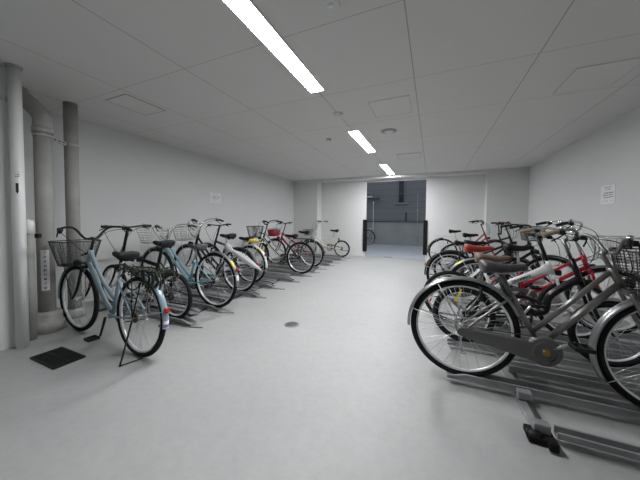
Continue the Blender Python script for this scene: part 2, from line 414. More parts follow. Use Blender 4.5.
for i, ch in enumerate(s):
    cv = bpy.data.curves.new('tx', 'FONT'); cv.body = ch; cv.size = .052; cv.align_x = 'CENTER'; cv.align_y = 'CENTER'; cv.offset = .0018; cv.extrude = .0005
    if cu: cv.font = cu
    to = bpy.data.objects.new('tx', cv); C.objects.link(to); bpy.context.view_layer.update()
    me = bpy.data.meshes.new_from_object(to.evaluated_get(bpy.context.evaluated_depsgraph_get())); bpy.data.objects.remove(to)
    me.transform(Matrix.Rotation(az0, 4, 'Z') @ Matrix.Translation((0, -.0715, .806-.0445*i)) @ Matrix.Rotation(PI/2, 4, 'X')); me.materials.clear(); me.materials.append(M['ink_black'])
    o = bpy.data.objects.new('written_character', me); C.objects.link(o); o.parent = LS
tag(e, 'thick grey vertical pipe with an elbow at the top and a white written strip', 'pipe')
e = empty('drain_pipe', (-3.82, 1.61, 0))
MB().tube([(0, 0, 0), (0, 0, H)], .062, 28).build('pipe', 'pvcgrey', e); pipe_clamp(e, 1.98, .063)
MB().lathe((0, 0, 0), [(.09, 0), (.085, .07), (.07, .1), (.06, .1)], 24).build('mortar_base', 'mortar', e)
tag(e, 'plain straight grey vertical pipe right of the elbowed pipe', 'pipe')
e = empty('pipe_support_rail', (-3.6, 1.3, 1.98)); r_ = MB()
r_.box((-.12, .155, 0), (.03, .34, .035), Matrix.Rotation(math.radians(33), 3, 'Z')); r_.build('rail', 'steel', e)
bl = MB()
for k in range(5): bl.box((-.12-.545*.055*(k-2), .155+.84*.055*(k-2), .0), (.034, .03, .012), Matrix.Rotation(math.radians(33), 3, 'Z'))
bl.build('slot', 'ink_black', e)
tag(e, 'slotted steel support rail holding the two grey pipes near the ceiling', 'bracket')
e = empty('pipe_support_rail', (-3.53, 1.19, .98)); MB().box((0, 0, 0), (.11, .03, .04), Matrix.Rotation(math.radians(25), 3, 'Z')).build('rail', 'blackplastic', e)
MB().tube([(-.07, -.04, 0), (.02, .0, 0)], .012).build('bolt', 'steel', e)
tag(e, 'short dark bracket holding the lower part of the thick grey pipe', 'bracket')
e = empty('pipe_support_rail', (-3.43, .93, 2.17)); MB().tube([(0, 0, 0), (.05, .06, 0)], .009).build('bolt', 'steel', e); MB().box((.06, .07, 0), (.03, .03, .03)).build('nut', 'steel', e)
tag(e, 'small bolt bracket on the near wall beside the white pipe', 'bracket')
e = empty('camera_housing', (-3.30, .86, H))
MB().lathe((0, 0, 0), [(.055, 0), (.055, -.03), (.045, -.05), (0, -.055)], 24).build('base', 'blackplastic', e)
MB().lathe((0, 0, -.04), [(.032, 0), (.026, -.03), (0, -.042)], 20).build('dome', 'black', e)
tag(e, 'black round ceiling fitting in the upper left corner', 'ceiling fitting')

# floor grate and drain
e = empty('floor_grate', (-2.81, 1.065, 0)); g = MB()
for k in range(18): g.box((-.17+.02*k, 0, .006), (.011, .19, .012))
for y in (-.095, 0, .095): g.box((0, y, .006), (.37, .012, .013))
for x in (-.185, .185): g.box((x, 0, .006), (.012, .2, .013))
g.build('grille', 'grate', e); MB().box((0, 0, .001), (.36, .19, .002)).build('pit', 'grate', e)
tag(e, 'black square floor grate near the white pipe', 'grate')
e = empty('floor_drain', (-1.396, 2.46, 0)); MB().lathe((0, 0, 0), [(.082, 0), (.082, .004), (.07, .006), (0, .006)], 36).build('rim', 'lid', e)
g = MB()
for k in range(-3, 4): g.box((.018*k, 0, .007), (.007, 2*math.sqrt(.06**2-(.018*k)**2), .003))
g.build('grille', 'gear', e)
tag(e, 'round metal floor drain in the middle of the open floor', 'drain')

# notices
def notice(loc, rz, w_, h_, label):
    e = empty('notice_sheet', loc, rz)
    MB().box((0, 0, 0), (w_, .003, h_)).build('sheet', 'paper', e)
    ys = [.4, .28, .1, -.02, -.14, -.34]
    for k, y in enumerate(ys):
        ww = w_*(.55, .4, .8, .75, .8, .7)[k]
        nseg = 7
        for j in range(nseg):
            if random.random() < .12: continue
            MB().box((-ww/2+ww*(j+.5)/nseg, -.0022, y*h_), (ww/nseg*.75, .001, h_*(.035, .035, .06, .05, .05, .03)[k])).build('printed_character', 'ink', e)
    tag(e, label, 'notice', 'paper notices on the side walls')
notice((XL+.002, 4.27, 1.61), PI/2, .3, .21, 'white notice sheet fixed on the left wall')
notice((XR-.002, 4.64, 1.52), -PI/2, .3, .24, 'white notice sheet fixed on the right wall')

# ------------------------------------------------------------------ bicycles
def wheel(root, cx, cz, r, T=None, rim='rim', tyre=.019, spokes=32, nm='wheel', gear=False, label=None):
    c = (cx, 0, cz); R_ = r-tyre
    m = MB(); m.T = T
    m.ring(c, [(R_-.006, -.012), (R_-.001, -.013), (R_-.001, .013), (R_-.006, .014), (R_-.028, .010), (R_-.031, 0), (R_-.028, -.010)], n=64)
    w_ = m.build(nm, rim, root)
    m = MB(); m.T = T
    m.ring(c, [(R_+tyre*math.cos(a), tyre*math.sin(a)) for a in [2*PI*k/10 for k in range(10)]], n=64); m.build('tyre', 'rubber', w_)
    m = MB(); m.T = T
    for k in range(spokes):
        a = 2*PI*k/spokes; sd = 1 if k % 2 else -1; sh = (1 if (k//2) % 2 else -1)*1.1
        p0 = (cx+.028*math.cos(a+sh), sd*.03, cz+.028*math.sin(a+sh)); p1 = (cx+(R_-.02)*math.cos(a), 0, cz+(R_-.02)*math.sin(a))
        m.tube([p0, p1], .0014, 4, cap=False)
    m.build('spokes', 'steel', w_)
    m = MB(); m.T = T
    m.lathe((cx, 0, cz), [(.008, -.06), (.008, -.04), (.03, -.035), (.03, -.028), (.015, -.025), (.015, .025), (.03, .028), (.03, .035), (.008, .04), (.008, .06)], 16, 'y')
    m.build('hub', 'steel', w_)
    if gear:
        m = MB(); m.T = T; m.lathe((cx, 0, cz), [(.02, .036), (.042, .038), (.042, .044), (.02, .05)], 20, 'y')
        m.build('sprocket', 'gear', w_)
    return w_
def fender(root, cx, cz, r, a0, a1, m_, T=None, w=.026, nm='fender'):
    m = MB(); m.T = T; R_ = r+.014
    prof = [(R_-.008, -w), (R_, -w*.85), (R_+.009, -w*.4), (R_+.011, 0), (R_+.009, w*.4), (R_, w*.85), (R_-.008, w)]
    prof2 = [(a-.0025, b*.93) for a, b in prof[::-1]]
    m.ring((cx, 0, cz), prof+prof2, math.radians(a0), math.radians(a1), 30, full=False)
    return m.build(nm, m_, root)
def saddle(root, x, z, m_, L_=.26, W=.095, pm='steel', zs=.5):
    ss = []
    for t, hw, hh, zz in ((0, .05, .03, -.005), (.02, .08, .042, 0), (.08, W, .048, .002), (.18, W*.9, .045, 0), (.32, W*.66, .038, -.004), (.5, W*.38, .032, -.008), (.7, W*.26, .03, -.006), (.9, W*.24, .028, 0), (1, W*.14, .018, -.002)):
        xs = x-.12+t*L_*1.02; q = []
        for k in range(14):
            a = 2*PI*k/14; ca, sa = math.cos(a), math.sin(a)
            q.append((xs, hw*math.copysign(abs(ca)**.8, ca), z+zz-.01+(sa*hh*.6 if sa > 0 else sa*hh*1.25)))
        ss.append(q)
    o = MB().loft(ss).build('saddle', m_, root)
    s_ = MB()
    for y in (-.022, .022): s_.tube(spl([(x-.08, y*2, z-.03), (x-.04, y, z-.06), (x+.04, y, z-.06), (x+.12, y*.6, z-.035)], 4), .0035, 6)
    s_.build('saddle_rails', 'steel', o)
    for y in (-.045, .045): MB().tube([(x-.075, y, z-.03), (x-.075, y, z-.075)], .014, 10).build('saddle_spring', 'blackplastic', o)
    return o
def basket(root, c, m_, T, w0, w1, l0, l1, h, nv, nh, wr=.0016, rr=.004, base=True, nb=10):
    """c: middle of the bottom; w across (y), l along (x); bottom w0,l0, top w1,l1"""
    m = MB(); m.T = T
    def loop(t, n=40):
        w_, l_ = (w0+(w1-w0)*t)/2, (l0+(l1-l0)*t)/2; out = []
        for k in range(n):
            a = 2*PI*k/n; ca, sa = math.cos(a), math.sin(a)
            out.append(V((c[0]+l_*math.copysign(abs(ca)**.45, ca), c[1]+w_*math.copysign(abs(sa)**.45, sa), c[2]+h*t)))
        return out
    for k in range(nh+1): m.tube(loop(k/nh), rr if k in (0, nh) else wr, 5, closed=True)
    lo, hi = loop(0, nv), loop(1, nv)
    for a, b in zip(lo, hi): m.tube([a, b], wr, 4, cap=False)
    for k in range(1, nb):
        x = c[0]-l0/2+l0*k/nb; m.tube([(x, -w0/2+c[1], c[2]), (x, w0/2+c[1], c[2])], wr, 4, cap=False)
        y = c[1]-w0/2+w0*k/nb; m.tube([(c[0]-l0/2, y, c[2]), (c[0]+l0/2, y, c[2])], wr, 4, cap=False)
    return m.build('basket', m_, root)

def bicycle(label, loc, heading, **k):
    g = lambda n, d: k.get(n, d)
    root = empty('bicycle', loc, math.radians(heading), math.radians(g('lean', 0)))
    tag(root, label, 'bicycle', g('group', None))
    r = g('r', .33); wb = g('wb', 1.08); fc = g('frame', 'black'); style = g('style', 'parallel')
    rim = g('rim', 'rim'); ty = g('tyre', .0215)
    xb, zb = g('bb', (.43, .27)); sz = g('sz', .83); sx = g('sx', .22); hz = g('hz', 1.0); ft = g('ft', .016)
    hd = V((-g('hs', .36), 0, 1)).normalized(); A = V((wb-.045, 0, r)); P = lambda z: A+hd*((z-A.z)/hd.z)
    zc = g('zc', 2*r+.035); zt = g('zt', zc+.14); st_top = P(hz-.02)
    ang = math.radians(g('steer', 0)); RM = Matrix.Rotation(ang, 3, hd)
    T = (lambda p: RM @ (p-A)+A) if ang else None
    # frame
    f = MB(); bb = V((xb, 0, zb)); seat = V((xb+(sx-xb)*.72, 0, zb+(sz-zb)*.62)); ax = V((0, 0, r))
    hb_, ht = P(zc+.015), P(zt)
    f.tube([P(zc), P(zt)], .02, 12); f.tube([bb, seat], .016, 12); f.lathe((xb, 0, zb), [(.022, -.035), (.022, .035)], 14, 'y')
    for s_ in (-1, 1):
        f.tube(spl([(xb-.02, s_*.02, zb), (xb-.15, s_*.045, zb+(r-zb)*.35), (0, s_*.06, r)], 4), .009, 8)
        if style != 'nostay': f.tube(spl([tuple(seat+V((0, s_*.014, -.02))), tuple(seat*.6+ax*.4+V((0, s_*.04, 0))), (0, s_*.06, r)], 4), .008, 8)
    lug = lambda t: bb+(seat-bb)*t
    if style == 'parallel':
        f.tube([hb_, bb+V((.0, 0, .012))], ft*1.15, 12); f.tube([P(zt-.02), lug(g('tl', .38))], ft*.9, 12)
    elif style == 'swoop':
        f.tube(spl([tuple(hb_), tuple(hb_*.45+bb*.55+V((-.03, 0, -.05))), tuple(bb+V((.02, 0, .03)))], 8), ft*1.2, 12)
        f.tube(spl([tuple(P(zt-.02)), tuple(P(zt)*.5+lug(.35)*.5+V((-.0, 0, -.055))), tuple(lug(.4))], 8), ft, 12)
    elif style == 'double_low':
        f.tube(spl([tuple(hb_), tuple(hb_*.45+bb*.55+V((-.02, 0, -.03))), tuple(bb+V((.02, 0, .03)))], 8), ft, 12)
        f.tube(spl([tuple(P(zt-.03)), tuple(P(zt)*.5+lug(.25)*.5+V((-.02, 0, -.07))), tuple(lug(.25))], 8), ft, 12)
    elif style == 'diamond':
        f.tube([hb_, bb], ft*1.15, 12); f.tube([P(zt-.03), lug(.92)], ft, 12)
    elif style == 'slope':
        f.tube([hb_, bb], ft*1.2, 12); f.tube([P(zt-.03), lug(.6)], ft, 12)
    elif style == 'loop':
        f.tube(spl([tuple(P(zc+.05)), tuple(P(zc+.05)*.5+bb*.5+V((.02, 0, .02))), (xb+.17, 0, zb+.06), (xb+.02, 0, zb+.03)], 8), ft*1.5, 12)
        f.tube(spl([(xb+.2, 0, zb+.1), (xb+.05, 0, zb+.16), tuple(lug(.5))], 6), ft*.9, 10)
    elif style == 'beam':
        p0 = V((.34, 0, .38)); p1 = P(zt-.07); d_ = p1-p0
        f.tube([p0, p0+d_*.7, p0+d_*.88, p1], [ft*1.5, ft*1.8, ft*2.2, ft*3.2], 14, flatten=.6)
        f.tube([bb, p0+d_*.12], ft, 10)
    elif style == 'hbeam':
        p0 = lug(.85); p1 = P(zt-.04); f.tube([p0, p1], ft*1.3, 12); f.tube([bb, P(zc+.02)], ft*1.1, 12)
        f.box(tuple((p0+p1)/2), (.05, .05, .06))
    fr = f.build('frame', fc, root)
    if g('stripe', None):
        sm = MB()
        for s_ in (-1, 1):
            for o_ in (0,):
                pts = spl([tuple(P(zt-.02)), tuple(P(zt)*.5+lug(.35)*.5+V((-.0, 0, -.055))), tuple(lug(.4))], 8)
                sm.tube([p+V((0, s_*ft*.8, 0)) for p in pts], .009, 5)
                pts = spl([tuple(hb_), tuple(hb_*.45+bb*.55+V((-.03, 0, -.05))), tuple(bb+V((.02, 0, .03)))], 8)
                sm.tube([p+V((0, s_*ft*.95, 0)) for p in pts], .010, 5)
        sm.build('stripe', g('stripe', None), fr)
    if g('logo', None):
        p0 = V((.34, 0, .38)); p1 = P(zt-.07); mid = p0+(p1-p0)*.55; an = math.atan2((p1-p0).z, (p1-p0).x)
        for yy, fl in ((-ft*1.08-.003, 0), (ft*1.08+.003, 1)):
            mw = Matrix.Translation((mid.x, yy, mid.z)) @ Matrix.Rotation(-an, 4, 'Y')
            if fl: mw = mw @ Matrix.Rotation(PI, 4, 'Z')
            text('lettering', g('logo', None), .037, 'ink_black', fr, mw @ Matrix.Rotation(PI/2, 4, 'X'), .0008)
    # seat post + saddle
    sd = V((sx, 0, sz))
    MB().tube([seat-(sd-seat).normalized()*.04, sd-V((0, 0, .055))], g('pw', .0125), 12).build('seat_post', g('postm', 'steel'), root)
    saddle(root, sx, sz, g('saddle', 'leather'))
    # wheels
    wheel(root, 0, r, r, None, rim, ty, nm='wheel', gear=True); wheel(root, wb, g('rf', r), g('rf', r), T, rim, ty)
    # fork
    m = MB(); m.T = T; fm = g('forkm', fc); cr = P(zc-.01)
    m.tube([P(zc-.03), P(zc)], .018, 10)
    m.box(tuple(P(zc-.03)), (.035, .11, .028))
    for s_ in (-1, 1):
        m.tube(spl([tuple(P(zc-.03)+V((0, s_*.048, 0))), tuple(P(r+.12)+V((0, s_*.052, 0))), (wb, s_*.054, r)], 5), [.013]*6+[.011]*3+[.008]*2, 8)
    m.build('fork', fm, root)
    # handlebar
    m = MB(); m.T = T; hm = g('hbm', 'steel')
    m.tube([P(zt), st_top], g('stemr', .012), 10)
    if g('bar', 'swept') == 'swept':
        s0 = st_top+V((.03, 0, .0)); hw = g('hw', .27); sw_ = g('sweep', 1.); rise = g('rise', .06)
        half = lambda s_: [s0, s0+V((.015, s_*.05, .0)), s0+V((.0, s_*.13, rise)), s0+V((-.07*sw_, s_*.2, rise+.02)), s0+V((-.15*sw_, s_*(hw-.02), rise+.005)), s0+V((-.24*sw_, s_*hw, rise-.02))]
    elif g('bar', '') == 'bmx':
        s0 = st_top+V((.03, 0, 0)); rise = g('rise', .16)
        half = lambda s_: [s0, s0+V((.0, s_*.06, .0)), s0+V((-.01, s_*.12, rise)), s0+V((-.03, s_*.2, rise+.01)), s0+V((-.07, s_*.29, rise+.01))]
    else:
        s0 = st_top+V((.04, 0, 0))
        half = lambda s_: [s0, s0+V((0, s_*.06, 0)), s0+V((-.01, s_*.15, .012)), s0+V((-.03, s_*.22, .015)), s0+V((-.045, s_*.28, .012))]
    m.tube([st_top-V((0, 0, .01)), s0], .015, 10)
    ends = []
    for s_ in (-1, 1):
        pts = spl([tuple(p) for p in half(s_)], 6); m.tube(pts, .0105, 10); ends.append(pts)
    hbo = m.build('handlebar', hm, root)
    for s_, pts in zip((-1, 1), ends):
        m = MB(); m.T = T; m.tube(pts[-7:], [.0155]*6+[.017], 10); m.build('grip', g('grip', 'blackplastic'), hbo)
        m = MB(); m.T = T; q = pts[-8]; e_ = pts[-1]; dn = V((.045, -s_*.0, -.03))
        m.tube([q, q+V((.035, 0, -.012)), q*.5+e_*.5+dn, e_+dn*1.1+V((.0, 0, -.01))], .0055, 6); m.box(tuple(q+V((.012, 0, -.01))), (.03, .03, .03)); m.build('brake_lever', g('leverm', 'blackplastic'), hbo)
        m = MB(); m.T = T; tgt = P(zt-.05)+V((.03, 0, 0))
        m.tube(spl([tuple(q+V((.03, 0, -.015))), tuple(q*.6+tgt*.4+V((.13, s_*.02, .05))), tuple(tgt+V((.06, s_*.03, .04))), tuple(tgt)], 6), .0028, 5, cap=False); m.build('brake_cable', 'blackplastic', hbo)
    if g('bell', True):
        m = MB(); m.T = T; q = ends[0][-9]; m.lathe((q.x, q.y, q.z+.01), [(.019, 0), (.018, .009), (.011, .017), (0, .02)], 14); m.build('bell', 'chrome', hbo)
    # basket
    bk = g('basket', None)
    if bk:
        bx = P(zc).x+g('bdx', .22); bz = g('bz', zc+.06)
        m = MB(); m.T = T
        if bk == 'mesh': bo = basket(root, (bx, 0, bz), 'basketblack', T, .25, .37, .19, .27, .24, 84, 16, .0014, .005, nb=14)
        elif bk == 'wirewhite': bo = basket(root, (bx, 0, bz), 'wirewhite', T, .3, .42, .24, .34, .22, 32, 6, .0034, .007)
        elif bk == 'wire': bo = basket(root, (bx, 0, bz), 'wirechrome', T, .29, .4, .24, .34, .22, 32, 6, .0028, .006)
        elif bk == 'wiregrey': bo = basket(root, (bx, 0, bz), 'dullsilver', T, .22, .3, .18, .24, .18, 60, 12, .0014, .004)
        elif bk == 'wiredark': bo = basket(root, (bx, 0, bz), 'basketblack', T, .27, .38, .24, .32, .25, 60, 14, .0019, .005)
        elif bk == 'red':
            bo = basket(root, (bx, 0, bz+.1), 'wirechrome', T, .28, .34, .2, .26, .09, 30, 3, .002, .004)
            q_ = MB(); q_.T = T
            def lp(t): return [(bx+(.105+.02*t)*math.copysign(abs(math.cos(a))**.5, math.cos(a)), (.14+.02*t)*math.copysign(abs(math.sin(a))**.5, math.sin(a)), bz+.16*t) for a in [2*PI*i/24 for i in range(24)]]
            q_.loft([lp(0), lp(.3), lp(1)]); q_.build('basket_bag', 'darkred', bo, label='dark red bag filling the basket')
        m.tube([P(zt-.03)+V((.02, 0, 0)), V((bx-.1, 0, bz+.1))], .009, 6)
        for s_ in (-1, 1): m.tube([(wb, s_*.058, r), (bx+.02, s_*.09, bz)], .0035, 6)
        m.build('basket_bracket', 'blackplastic' if bk in ('mesh', 'wiredark') else 'steel', bo)
    if g('lamp', True):
        m = MB(); m.T = T; q = P(zc-.02)+V((.05, .0, .03)); m.lathe((q.x, q.y+.06, q.z), [(.0, -.05), (.02, -.045), (.028, 0), (.03, .02)], 14, 'x'); lo = m.build('headlamp', 'blackplastic', root)
        m = MB(); m.T = T; m.lathe((q.x, q.y+.06, q.z), [(.027, .02), (.02, .026), (0, .028)], 14, 'x'); m.build('lens', 'clear', lo)
    # fenders
    fe = g('fender', 'fender')
    if fe:
        rf_ = fender(root, 0, r, r, g('fa0', 62), g('fa1', 186), fe, None, g('fw', .026))
        s2 = MB()
        for s_ in (-1, 1):
            a = math.radians(g('fa1', 186)-22); s2.tube([(0, s_*.058, r), ((r+.014)*math.cos(a), s_*.024, r+(r+.014)*math.sin(a))], .003, 5)
            a = math.radians(118); s2.tube([(0, s_*.058, r), ((r+.014)*math.cos(a), s_*.024, r+(r+.014)*math.sin(a))], .003, 5)
        s2.build('stay', 'steel', rf_)
        ra = math.radians(g('refa', 160)) if g('refa', 160) else 0; q = V(((r+.03)*math.cos(ra), 0, r+(r+.03)*math.sin(ra)))
        m = MB(); m.lathe((0, 0, 0), [(.022, 0), (.022, .008), (.012, .013), (0, .014)], 16, 'x')
        if not g('noref', 0): RR = Matrix.Rotation(-ra, 3, 'Y'); m.v = [tuple(RR @ V(p)+q-V((0, 0, 0))) for p in m.v]; m.build('reflector', 'reflector', rf_)
        for (a_, da, mm) in g('stickers', ()):
            fender(rf_, 0, r, r+.0015, a_, a_+da, mm, None, g('fw', .026)*.96, 'sticker')
        ff = fender(root, wb, r, r, g('ffa0', -8), g('ffa1', 118), fe, T, g('fw', .026))
        ff.matrix_world = ff.matrix_world
        m = MB(); m.T = T
        for s_ in (-1, 1):
            a = math.radians(g('ffa1', 118)+0); 
            m.tube([(wb, s_*.05, r), (wb+(r+.014)*math.cos(a)*1.0, s_*.024, r+(r+.014)*math.sin(a))], .003, 5)
        m.build('stay', 'steel', ff)
    # drivetrain on the right side (-y)
    cr_ = g('chainr', .085); sd_ = -.05
    m = MB(); m.ring((xb, sd_, zb), [(cr_, -.002), (cr_+.006, 0), (cr_, .002), (cr_-.014, .002), (cr_-.014, -.002)], n=36)
    for q in range(5):
        a = 2*PI*q/5; m.tube([(xb, sd_, zb), (xb+cr_*math.cos(a), sd_, zb+cr_*math.sin(a))], .006, 6)
    ch = m.build('chainring', 'gear', root)
    m = MB(); m.tube([(0, sd_, r+.038), (xb, sd_, zb+cr_)], .0045, 5); m.tube([(0, sd_, r-.038), (xb, sd_, zb-cr_)], .0045, 5); m.build('chain', 'gear', ch)
    ca = math.radians(g('crank', -70))
    for s_, aa in ((-1, ca), (1, ca+PI)):
        e_ = V((xb+.165*math.cos(aa), s_*.085, zb+.165*math.sin(aa)))
        co = MB().tube([(xb, s_*.06, zb), tuple(e_)], [.012, .009], 8).build('crank', g('crankm', 'steel'), root)
        pm = MB()
        for yy in (.025, .095):
            pm.box((e_.x, e_.y+s_*yy, e_.z), (.085, .012, .022))
        for xx in (-.04, .04, 0): pm.box((e_.x+xx, e_.y+s_*.06, e_.z), (.012, .075, .018))
        pm.build('pedal', 'blackplastic', co)
    cg = g('guard', 'half')
    if cg == 'half':
        m = MB(); m.prism([(-.02, r+.045), (.1, r+.05), (xb, zb+cr_+.035), (xb+.09, zb+cr_), (xb+.11, zb+.02), (xb+.08, zb+.04), (xb+.03, zb+cr_-.02), (xb-.05, zb+cr_-.005), (.1, r+.02), (-.02, r+.02)], sd_-.02, sd_-.012); m.build('chain_guard', g('guardm', 'dullsilver'), root, .002)
    elif cg == 'full':
        out = []
        for q in range(21): a = math.radians(-128+275*q/20); out.append((xb+(cr_+.012)*math.cos(a), zb+(cr_+.012)*math.sin(a)))
        for q in range(9): a = math.radians(95+170*q/8); out.append((-.01+.03*math.cos(a), r+.03*math.sin(a)))
        m = MB(); m.prism(out, sd_-.028, sd_+.016); go = m.build('chain_guard', g('guardm', 'dullsilver'), root, .006)
        m = MB(); m.ring((xb, sd_-.031, zb), [(cr_-.02, -.003), (cr_-.014, -.003), (cr_-.014, .004), (cr_-.02, .004)], n=40); m.lathe((xb, sd_-.032, zb), [(.026, -.004), (.026, .004)], 20, 'y'); m.build('guard_ring', 'dullsilver', go)
        m = MB(); m.lathe((xb, sd_-.036, zb), [(.018, -.012), (.02, .0), (.02, .004)], 16, 'y'); m.build('crank_bolt', 'amber', go)
    # carrier
    if g('carrier', True):
        cz = 2*r+.065; m = MB(); x0 = -.27; x1 = .12; cm = g('carrierm', 'steel')
        m.tube(spl([(x1+.04, 0, cz), (x1, .055, cz), (x0+.03, .06, cz), (x0, .03, cz), (x0, -.03, cz), (x0+.03, -.06, cz), (x1, -.055, cz), (x1+.04, 0, cz)], 5), .0055, 7)
        for y in (-.02, .02): m.tube([(x0, y, cz), (x1, y, cz)], .004, 6)
        for x in (-.18, -.05, .06): m.tube([(x, -.058, cz), (x, .058, cz)], .004, 6)
        for s_ in (-1, 1): m.tube([(-.14, s_*.06, cz), (0, s_*.063, r)], .005, 6); m.tube([(.03, s_*.058, cz), (0, s_*.063, r)], .004, 6)
        m.tube([(x1+.04, 0, cz), tuple(seat)], .006, 6)
        cro = m.build('carrier', cm, root)
        if g('net', False):
            n2 = MB(); rnd = random.Random(3)
            for q in range(40):
                x = rnd.uniform(-.33, .15); y = rnd.choice((-1, 1))*rnd.uniform(.02, .075); pts = [(x, y, cz+.012)]
                for j in range(4): x += rnd.uniform(-.07, .06); y = max(-.085, min(.085, y+rnd.uniform(-.06, .06))); pts.append((x, y, cz+rnd.uniform(-.045, .018)))
                n2.tube(spl(pts, 4), rnd.uniform(.003, .006), 5)
            for q in range(14):
                x = rnd.uniform(-.36, -.12); y = rnd.choice((-1, 1))*rnd.uniform(.05, .08)
                n2.tube(spl([(x, y, cz), (x-.03, y*1.1, cz-.06), (x+rnd.uniform(-.05, .05), y*1.1, cz-rnd.uniform(.08, .16))], 4), .006, 5)
            n2.build('tangled_net', 'net', cro, label='dark green tangled stretch net')
    sk = g('stand', 'up')
    m = MB()
    if sk == 'up': m.tube([(0, .07, r), (-.02, .075, r-.05), (-.28, .085, r-.04)], .007, 7)
    elif sk == 'down': m.tube(spl([(-.01, .07, r-.02), (-.02, .11, r*.5), (-.05, .17, .0)], 4), .007, 7); m.tube([(-.05, .17, .006), (-.1, .03, .02)], .005, 6)
    elif sk == 'leg': m.tube([(0, .07, r), (.01, .075, .13)], .005, 7); m.tube([(.01, .075, .13), (.035, .075, .13)], .006, 7)
    elif sk == 'centre':
        for s_ in (-1, 1): m.tube([(0, s_*.07, r), (.06, s_*.12, .035)], .007, 7)
        m.tube([(.06, -.12, .035), (.06, .12, .035)], .007, 7)
    m.build('kickstand', g('standm', 'blackplastic'), root)
    # bottle lock on seat stay
    if g('lock', True):
        m = MB(); m.ring((.17*1, 0, r+.2), [(.045, -.01), (.055, -.01), (.055, .01), (.045, .01)], n=20); 
        m.v = [tuple(Matrix.Rotation(PI/2, 3, 'Z') @ (V(p)-V((.17, 0, r+.2))) + V((.17*g('lockx', .6), 0, r+.2*1.3))) for p in m.v]; m.build('ring_lock', 'blackplastic', root)
    return root

LG = 'bicycles parked in a row along the left wall'; RG = 'bicycles parked in a row along the right wall'
TL, TR = .035, .055
# ---- left row (front wheel towards the left wall)
bicycle('light blue step-through city bicycle with black mesh basket, standing by the grey pipes', (-2.24, 1.36, 0), 177, group=LG, frame='ltblue', style='swoop', ft=.0155, wb=1.07, r=.335, basket='mesh', saddle='leather',
        fender='ltblue', stickers=((176, 9, 'stickerwhite'), (180, 4, 'purple')), refa=163, net=True, carrierm='blackplastic', hz=.98, rise=.09, sweep=.5, hw=.29, hbm='blackplastic', stand='down', steer=4, lean=2, forkm='black', crank=98, crankm='blackplastic', bz=.68, sx=.29, sz=.85, guard='half', guardm='ltblue', bb=(.42, .27), fa0=70, bell=True)
bicycle('small-wheeled black folding bicycle with tall seat post, behind the light blue one', (-2.62, 1.98, TL), 180, group=LG, frame='black', style='hbeam', r=.262, tyre=.022, wb=1.13, bb=(.4, .27), sz=.86, sx=.2, zt=.72, hz=1.03, bar='flat', hbm='black', saddle='leather', fender=None, carrier=False, postm='black', pw=.017, stemr=.017, crank=20, lamp=False)
bicycle('sky blue step-through bicycle with white wire basket and yellow fender sticker', (-2.5, 2.45, TL), 180, group=LG, frame='skyblue', style='double_low', ft=.015, r=.348, wb=1.1, zc=.7, basket='wirewhite', bz=.78, bdx=.2, saddle='saddle_grey', stickers=((135, 12, 'yellow'), (165, 10, 'stickerwhite')), refa=155, grip='browngrip', carrier=False, hz=.98, sz=.78, sx=.32, bb=(.45, .26), crank=200, fa0=80)
bicycle('black city bicycle with silver wire basket, in the slot beyond the sky blue one', (-2.7, 3.12, TL), 180, group=LG, frame='black', style='double_low', wb=1.08, r=.335, basket='wire', bz=.76, saddle='leather', fender='rim_dark', carrier=False, hz=1.06, sz=.88, sx=.23, crank=120, hbm='chrome')
bicycle('black bicycle with flat bars and tall stem, a yellow cover on its carrier', (-2.9, 3.64, TL), 180, group=LG, frame='black', style='hbeam', r=.33, wb=.98, hz=1.02, zc=.6, zt=.74, bar='flat', hbm='black', saddle='leather', fender='white', stickers=((120, 14, 'yellow'),), sz=.8, sx=.1, stemr=.017, crank=40, refa=150)
L5 = C.objects[-1]
bicycle('black step-through bicycle with white striped frame and black mesh basket', (-2.47, 4.7, TL), 180, group=LG, frame='black', style='swoop', stripe='white', tyre=.025, ft=.017, wb=1.1, basket='mesh', bz=.72, saddle='leather', fender=None, carrier=True, carrierm='blackplastic', hz=1.03, sz=.8, sx=.22, hbm='blackplastic', forkm='black', crank=-50)
bicycle('dark red bicycle with a red bag in its front basket', (-2.6, 5.5, TL), 180, group=LG, frame='darkred', style='slope', wb=1.0, r=.31, basket='red', bz=.7, saddle='leather', fender='rim_dark', hz=1.04, bar='flat', hbm='black', sz=.84, sx=.2, crank=100, ft=.02, refa=170)
bicycle('cream small-wheeled bicycle with grey basket, farthest in the left row', (-2.48, 7.38, TL), 180, group=LG, frame='cream', style='loop', r=.25, tyre=.024, wb=1.09, bb=(.42, .25), sz=.81, sx=.24, hz=1.03, zt=.78, basket='wiregrey', bz=.62, bdx=.2, saddle='leather', fender=None, carrier=False, rim='rim', crank=0, ft=.017, guard='half', guardm='blackplastic')
